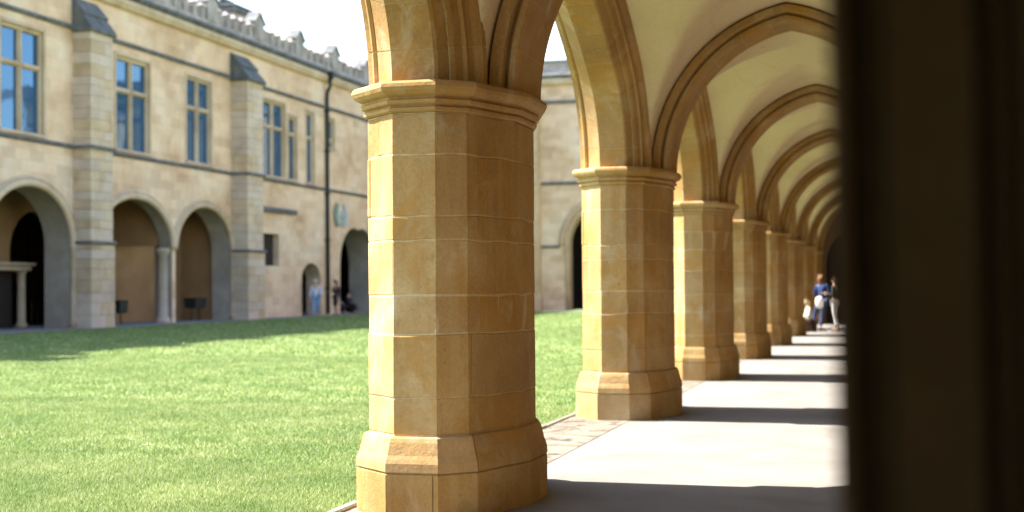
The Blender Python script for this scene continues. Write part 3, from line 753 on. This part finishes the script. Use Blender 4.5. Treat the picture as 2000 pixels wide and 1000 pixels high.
# ------------------------------------------------------------------ range closing the court at the far end
er = tag(empty('end_range', (-15, 80, .15)), 'pale stone range closing the court, glimpsed between the first two piers', 'building')
EO = Vector((-15, 80, .15))
def epart(mb, name, mat, smooth=False):
    mb.v = [(v[0]-EO.x, v[1]-EO.y, v[2]-EO.z) for v in mb.v]; return mb.build(name, mat, er, smooth)
EY = 80.0
pa = arch_loop(-15.3, 2.45, 3.9, 2.3, 20, .1, True)
mb = MB(); vs, fs = filled([[(XL, .1)]+pa+[(-3.3, .1), (-3.3, 13.4), (XL, 13.4)]], lambda p: (p[0], EY, p[1])); mb.add(vs, fs); epart(mb, 'wall', M['wall'])
mb = MB(); mb.loft([[(a, EY, b) for a, b in pa], [(a, EY+.9, b) for a, b in pa]], closed=False); epart(mb, 'arch_reveal', M['dress'])
mb = MB(); pb = [p for p in arch_loop(-15.3, 2.9, 3.9, 2.75, 20, .1, True) if p[1] > 3.85]; tube(mb, [(a, EY-.03, b) for a, b in pb], .14, 8)
pb = [p for p in arch_loop(-15.3, 2.55, 3.9, 2.4, 20, .1, True)]; tube(mb, [(a, EY-.02, b) for a, b in pb], .11, 8); epart(mb, 'arch_moulding', M['dress'], True)
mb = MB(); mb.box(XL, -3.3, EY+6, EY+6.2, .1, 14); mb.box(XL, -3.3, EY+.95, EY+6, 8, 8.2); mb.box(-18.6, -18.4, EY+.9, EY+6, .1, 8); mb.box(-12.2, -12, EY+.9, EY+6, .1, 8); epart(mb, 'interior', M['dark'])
for z, hh, pr, mt in ((14.5, .12, .1, 'lead'), (12.1, .16, .14, 'lead'), (7.4, .14, .12, 'lead'), (3.75, .12, .1, 'lead'), (13.2, .35, .3, 'dress'), (13.55, .3, .42, 'lead')):
    segs = [(XL+.4, -3.3)] if z != 3.75 else [(XL+.4, -18.3), (-12.2, -3.3)]
    mb = MB()
    for a, b in segs: mb.loft([[(x, EY+.02, z), (x, EY-pr*.7, z), (x, EY-pr, z+hh*.5), (x, EY-pr*.8, z+hh), (x, EY+.02, z+hh+.04)] for x in (a, b)])
    epart(mb, 'string_course' if z < 13 else 'cornice', M[mt])
mb = MB(); mb.box(XL, -3.3, EY+.05, EY+.35, 13.85, 14.5); epart(mb, 'parapet_wall', M['para'])
me2 = None
for i in range(0):
    mb = MB(); mb.cbox(0, .55, 0, .3, 0, .7, .04)
    if me2 is None: me2 = mb.mesh('merlon', M['para'])
    link('merlon', me2, er, (XL+.5+i*.95-EO.x, EY+.05-EO.y, 14.5-EO.z))
for bx in (-20.3, -10.5):
    pl = [(bx-.35, EY), (bx-.35, EY-.45), (bx+.0, EY-.85), (bx+.55, EY-.85), (bx+.9, EY-.5), (bx+.9, EY)]
    mb = MB(); mb.loft([[(*p, z) for p in offset_poly(pl, d)] for z, d in ((.1, .1), (.9, .1), (1.0, 0), (7.4, 0), (7.45, .06), (7.55, .06), (7.6, -.03), (12.1, -.03), (12.15, .1), (12.3, .1))]); epart(mb, 'canted_buttress', M['dress'])
    mb = MB(); mb.loft([[(*p, 12.3) for p in offset_poly(pl, .1)], [(bx+.1, EY, 13.1), (bx+.1, EY-.05, 13.1), (bx+.2, EY-.1, 13.1), (bx+.35, EY-.1, 13.1), (bx+.45, EY-.05, 13.1), (bx+.45, EY, 13.1)]]); epart(mb, 'buttress_cap', M['lead'])
mb = MB(); mb.loft([[(x, EY+.8, 14.0), (x, EY+4, 15.2), (x, EY+8, 14.0)] for x in (XL, 1)], closed=False); epart(mb, 'roof', M['slate'])

# ------------------------------------------------------------------ small furniture in the gallery
def stand(x, y, w_, d_, h, label, cat='table'):
    t = tag(empty(cat, (x, y, .15)), label, cat)
    mb = MB(); mb.cbox(-d_/2, d_/2, -w_/2, w_/2, h-.05, h, .01); mb.build('tabletop', M['wood'], t)
    for sx in (-1, 1):
        for sy in (-1, 1):
            mb = MB(); mb.cbox(sx*(d_/2-.06)-.03, sx*(d_/2-.06)+.03, sy*(w_/2-.06)-.03, sy*(w_/2-.06)+.03, 0, h-.05, .008); mb.build('leg', M['kerb'], t)
    return t
def planter(x, y, w_, h0, h1, label):
    t = tag(empty('trough', (x, y, .15)), label, 'trough')
    mb = MB(); mb.loft([[(a*s*.28, b_*s*w_/2, z) for a, b_ in ((-1, -1), (1, -1), (1, 1), (-1, 1))] for z, s in ((h0, .8), (h0+.06, .95), (h1-.05, 1.0), (h1, 1.06), (h1, .92), (h0+.1, .86))]); mb.build('basin', M['iron'], t)
    for sy in (-1, 1):
        mb = MB(); tube(mb, [(0, sy*w_*.3, h0+.02), (.02, sy*w_*.32, h0*.5), (0, sy*w_*.38, 0)], .03, 8); mb.build('leg', M['iron'], t)
stand(XL-4.8, 50.1, 1.4, .7, .95, 'small table in the dark panelled room behind the leftmost arch')
planter(XL-1.0, 49.95, .62, .45, .95, 'dark trough on thin legs against the wall of the middle arch')
planter(XL-1.0, 56.4, 1.0, .55, .98, 'wide dark trough in the arch right of the round column')

# ------------------------------------------------------------------ people
def skin_obj(name, joints, edges, rad, mat, parent, lvl=2, root=0):
    me = bpy.data.meshes.new(name); ks = list(joints); me.from_pydata([joints[k] for k in ks], [(ks.index(a), ks.index(b)) for a, b in edges], [])
    o = link(name, me, parent); me.materials.append(mat)
    sm = o.modifiers.new('skin', 'SKIN'); sm.use_smooth_shade = True; sm.branch_smoothing = .6
    sv_ = me.skin_vertices[0].data if len(me.skin_vertices) else None
    if sv_ is None:
        bm = bmesh.new(); bm.from_mesh(me); bm.verts.layers.skin.verify(); bm.to_mesh(me); bm.free(); sv_ = me.skin_vertices[0].data
    for i, k in enumerate(ks):
        r = rad[k]; sv_[i].radius = r if isinstance(r, tuple) else (r, r); sv_[i].use_root = (i == root)
    ss = o.modifiers.new('sub', 'SUBSURF'); ss.levels = lvl; ss.render_levels = lvl
    for p in me.polygons: p.use_smooth = True
    return o
def person(loc, rz, label, P, cols, group=None, hair_len=.1, skirt=False, sleeves=True, scale=1.0):
    t = tag(empty('person', loc, rz), label, 'person', group); t.scale = (scale,)*3
    J = {'pelvis': (0, 0, .95), 'waist': (0, 0, 1.08), 'chest': (0, 0, 1.32), 'neck': (0, 0, 1.47), 'head': (0, .01, 1.58), 'crown': (0, .0, 1.68), 'chin': (0, .06, 1.54),
         'nose': (0, .115, 1.585), 'shL': (-.17, 0, 1.40), 'shR': (.17, 0, 1.40), 'elL': (-.24, -.02, 1.13), 'elR': (.24, -.02, 1.13), 'wrL': (-.25, .08, .90), 'wrR': (.25, .08, .90),
         'hpL': (-.09, 0, .90), 'hpR': (.09, 0, .90), 'knL': (-.10, .02, .50), 'knR': (.10, .02, .50), 'anL': (-.10, -.01, .09), 'anR': (.10, -.01, .09), 'toL': (-.11, .15, .03), 'toR': (.11, .15, .03)}
    J.update(P)
    R = {'pelvis': (.13, .10), 'waist': (.12, .09), 'chest': (.15, .10), 'neck': .05, 'head': (.078, .09), 'crown': (.06, .07), 'chin': .04, 'nose': .014, 'shL': .055, 'shR': .055, 'elL': .04, 'elR': .04,
         'wrL': .026, 'wrR': .026, 'hpL': .085, 'hpR': .085, 'knL': .055, 'knR': .055, 'anL': .035, 'anR': .035, 'toL': .03, 'toR': .03}
    E = [('pelvis', 'waist'), ('waist', 'chest'), ('chest', 'neck'), ('neck', 'head'), ('head', 'crown'), ('head', 'chin'), ('head', 'nose')]
    for s in 'LR': E += [('chest', 'sh'+s), ('sh'+s, 'el'+s), ('el'+s, 'wr'+s), ('pelvis', 'hp'+s), ('hp'+s, 'kn'+s), ('kn'+s, 'an'+s), ('an'+s, 'to'+s)]
    # hands: palm and five fingers
    for s, sg in (('L', -1), ('R', 1)):
        wv, ev = Vector(J['wr'+s]), Vector(J['el'+s]); d = (wv-ev).normalized(); sd_ = d.cross(Vector((0, 0, 1))); sd_ = sd_.normalized() if sd_.length > .1 else Vector((0, 1, 0)); nn = d.cross(sd_)
        J['pm'+s] = tuple(wv+d*.07); R['pm'+s] = (.036, .02); E.append(('wr'+s, 'pm'+s))
        for f in range(4):
            a = wv+d*(.10)+sd_*(.03-.02*f); b = a+d*(.035+.004*(f in (1, 2)))+nn*.008; c = b+d*.025+nn*.02
            J[f'f{f}a{s}'], J[f'f{f}b{s}'], J[f'f{f}c{s}'] = tuple(a), tuple(b), tuple(c)
            R[f'f{f}a{s}'] = .011; R[f'f{f}b{s}'] = .009; R[f'f{f}c{s}'] = .007
            E += [('pm'+s, f'f{f}a{s}'), (f'f{f}a{s}', f'f{f}b{s}'), (f'f{f}b{s}', f'f{f}c{s}')]
        a = wv+d*.05+sd_*.045; b = a+d*.035+sd_*.012
        J['ta'+s], J['tb'+s] = tuple(a), tuple(b); R['ta'+s] = .013; R['tb'+s] = .009; E += [('pm'+s, 'ta'+s), ('ta'+s, 'tb'+s)]
    skin_obj('body', J, E, R, cols['skin'], t, 2)
    tk = ['pelvis', 'waist', 'chest', 'neck', 'shL', 'elL', 'shR', 'elR']+(['wrL', 'wrR'] if sleeves else [])
    TJ = {k: J[k] for k in tk}; nb = Vector(J['neck']); TJ['neck'] = tuple(Vector(J['chest']).lerp(nb, .75))
    for s in 'LR':
        if sleeves: TJ['wr'+s] = tuple(Vector(J['el'+s]).lerp(Vector(J['wr'+s]), .92))
    TR = {'pelvis': (.155, .125), 'waist': (.145, .115), 'chest': (.17, .12), 'neck': .065, 'shL': .072, 'shR': .072, 'elL': .055, 'elR': .055, 'wrL': .04, 'wrR': .04}
    TE = [('pelvis', 'waist'), ('waist', 'chest'), ('chest', 'neck'), ('chest', 'shL'), ('chest', 'shR'), ('shL', 'elL'), ('shR', 'elR')]+([('elL', 'wrL'), ('elR', 'wrR')] if sleeves else [])
    skin_obj('top', TJ, TE, {k: TR[k] for k in tk}, cols['top'], t)
    LJ = {k: J[k] for k in ('pelvis', 'hpL', 'knL', 'anL', 'hpR', 'knR', 'anR')}
    for s in 'LR': LJ['an'+s] = tuple(Vector(J['kn'+s]).lerp(Vector(J['an'+s]), .93 if not skirt else .15))
    skin_obj('trousers' if not skirt else 'shorts', LJ, [('pelvis', 'hpL'), ('hpL', 'knL'), ('knL', 'anL'), ('pelvis', 'hpR'), ('hpR', 'knR'), ('knR', 'anR')],
             {'pelvis': (.14, .115), 'hpL': .105, 'hpR': .105, 'knL': .075, 'knR': .075, 'anL': .06, 'anR': .06}, cols['legs'], t)
    for s in 'LR':
        a, b = Vector(J['an'+s]), Vector(J['to'+s]); heel = a+(a-b)*.35; heel.z = b.z
        a2 = a.copy(); a2.z -= .02
        skin_obj('shoe', {'h': tuple(heel), 'a': tuple(a2), 'm': tuple(heel.lerp(b, .5)), 't': tuple(b)}, [('h', 'a'), ('h', 'm'), ('m', 't')], {'h': .04, 'a': .045, 'm': (.042, .03), 't': (.042, .025)}, cols['shoe'], t, 1)
    h = Vector(J['head']); n_ = Vector(J['neck'])
    HJ = {'top': tuple(h+Vector((0, -.005, .075))), 'bk': tuple(h+Vector((0, -.055, .02))), 'nk': tuple(h+Vector((0, -.065, -.03-hair_len))), 'fr': tuple(h+Vector((0, .045, .085)))}
    skin_obj('hair', HJ, [('fr', 'top'), ('top', 'bk'), ('bk', 'nk')], {'fr': (.06, .03), 'top': (.085, .06), 'bk': (.088, .06), 'nk': (.06, .035)}, cols['hair'], t)
    for s in (-1, 1):
        mb = MB(); mb.loft([circ((s*.03, h.y+y, h.z+.02), r, 8, 'y') for y, r in ((.075, .012), (.088, .011), (.094, .004))]); mb.v = [(v[0]+h.x, v[1], v[2]) for v in mb.v]; mb.build('eye', M['dark'], t, True)
    return t
sk = plain('skin', (.42, .24, .16), .6); sk2 = plain('light_skin', (.5, .31, .22), .6)
def cl_(n, c): return plain(n, c, .85)
black = cl_('black_cloth', (.025, .025, .035)); 
person((-27.4, 65.6, .15), radians(200), 'white haired person in pale top and light blue jeans on the shaded far path',
       {'knR': (.10, .12, .52), 'anR': (.10, .20, .09), 'toR': (.11, .36, .05), 'knL': (-.10, -.02, .5), 'anL': (-.10, -.22, .12), 'toL': (-.11, -.10, .03), 'wrL': (-.25, .16, .98)},
       dict(skin=sk2, top=cl_('pale_shirt', (.50, .55, .66)), legs=cl_('light_jeans', (.17, .30, .48)), hair=cl_('grey_hair', (.5, .48, .46)), shoe=cl_('pale_shoe', (.4, .38, .36))), scale=1.06)
person((-26.97, 67.2, .15), radians(150), 'dark haired person in black top and dark shorts beside the downpipe',
       {'wrR': (.20, .20, 1.15), 'elR': (.25, .0, 1.15), 'knL': (-.1, .10, .5), 'anL': (-.1, .02, .09), 'toL': (-.11, .18, .03)},
       dict(skin=sk, top=cl_('plum_cloth', (.05, .028, .04)), legs=black, hair=cl_('dark_hair', (.03, .017, .012)), shoe=black), skirt=True, hair_len=.22, scale=1.04)
sit = {'pelvis': (0, 0, .50), 'waist': (0, 0, .63), 'chest': (0, .02, .87), 'neck': (0, .03, 1.02), 'head': (0, .05, 1.13), 'crown': (0, .05, 1.23), 'chin': (0, .10, 1.09), 'nose': (0, .155, 1.135),
       'shL': (-.17, .02, .95), 'shR': (.17, .02, .95), 'elL': (-.23, .06, .70), 'elR': (.23, .06, .70), 'wrL': (-.16, .28, .62), 'wrR': (.16, .28, .62), 'hpL': (-.09, .02, .48), 'hpR': (.09, .02, .48),
       'knL': (-.11, .42, .48), 'knR': (.11, .42, .48), 'anL': (-.11, .46, .09), 'anR': (.11, .46, .09), 'toL': (-.12, .62, .03), 'toR': (.12, .62, .03)}
def bench(x, y, rz, ln, z, label, mat):
    t = tag(empty('bench', (x, y, z), rz), label, 'bench')
    mb = MB(); mb.cbox(-ln/2, ln/2, -.2, .2, .34, .40, .012); mb.build('seat', mat, t)
    for s in (-1, 1):
        mb = MB(); mb.cbox(s*(ln/2-.15)-.05, s*(ln/2-.15)+.05, -.17, .17, 0, .34, .012); mb.build('leg', mat, t)
bench(XL-.9, 73.2, radians(-90), 3.6, .15, 'dark bench just inside the large pointed archway', M['wood'])
person((XL-.9, 72.5, .13), radians(-80), 'seated person in pale blue top inside the large dark archway', dict(sit), dict(skin=sk2, top=cl_('blue_grey_top', (.26, .33, .42)), legs=black, hair=cl_('brown_hair', (.09, .05, .03)), shoe=black))
person((XL-.9, 74.3, .13), radians(-100), 'seated person in dark clothes at the right side of the dark archway', dict(sit), dict(skin=sk, top=black, legs=black, hair=cl_('black_hair', (.02, .015, .012)), shoe=black))
# three people far down the walk
person((-1.63, 46.4, 0), radians(75), 'person in dark jacket and white trousers standing far down the walk',
       {'wrL': (-.2, .24, 1.18), 'wrR': (.18, .25, 1.15), 'knL': (-.1, -.02, .5), 'anL': (-.1, -.16, .1), 'toL': (-.11, -.0, .03)},
       dict(skin=sk, top=cl_('dark_olive_jacket', (.025, .027, .025)), legs=cl_('white_trousers', (.55, .52, .5)), hair=cl_('dark_brown_hair', (.04, .02, .012)), shoe=cl_('brown_shoe', (.1, .05, .03))), scale=1.02)
w2 = person((-2.06, 46.9, 0), radians(-15), 'person in bright blue top and jeans leaning by a pier far down the walk',
       {'pelvis': (.03, 0, .92), 'chest': (-.04, .02, 1.3), 'neck': (-.06, .03, 1.46), 'head': (-.07, .04, 1.57), 'crown': (-.07, .03, 1.67), 'chin': (-.07, .1, 1.53), 'nose': (-.07, .155, 1.575), 'wrL': (-.12, .26, 1.08), 'elL': (-.26, .08, 1.12), 'wrR': (.12, .22, 1.0),
        'knL': (-.28, .16, .55), 'anL': (-.36, .10, .14), 'toL': (-.42, .26, .05), 'knR': (-.02, .05, .5), 'anR': (-.06, -.05, .09)},
       dict(skin=sk2, top=cl_('blue_top', (.012, .03, .11)), legs=cl_('blue_jeans', (.03, .045, .10)), hair=cl_('auburn_hair', (.13, .06, .03)), shoe=black), hair_len=.16, scale=1.05)
mb = MB(); mb.loft([[(-2.14+.13*s*cos(a), 46.72+.09*s*sin(a), z) for a in [2*pi*i/12 for i in range(12)]] for z, s in ((.72, .3), (.76, .8), (.9, 1.0), (1.02, .95), (1.08, .6), (1.1, .2))])
o = mb.build('bag', cl_('white_canvas', (.7, .68, .64)), None, True); tag(o, 'white cloth bag held at the hip of the person in blue', 'bag')
bench(-2.46, 45.9, radians(75), .9, 0, 'low dark seat against a distant pier under the seated child', M['wood'])
person((-2.43, 45.75, -.09), radians(105), 'small seated person in cream top and black trousers by a distant pier', dict(sit), dict(skin=sk2, top=cl_('cream_top', (.6, .55, .42)), legs=black, hair=cl_('blond_hair', (.5, .38, .2)), shoe=black), scale=.88)
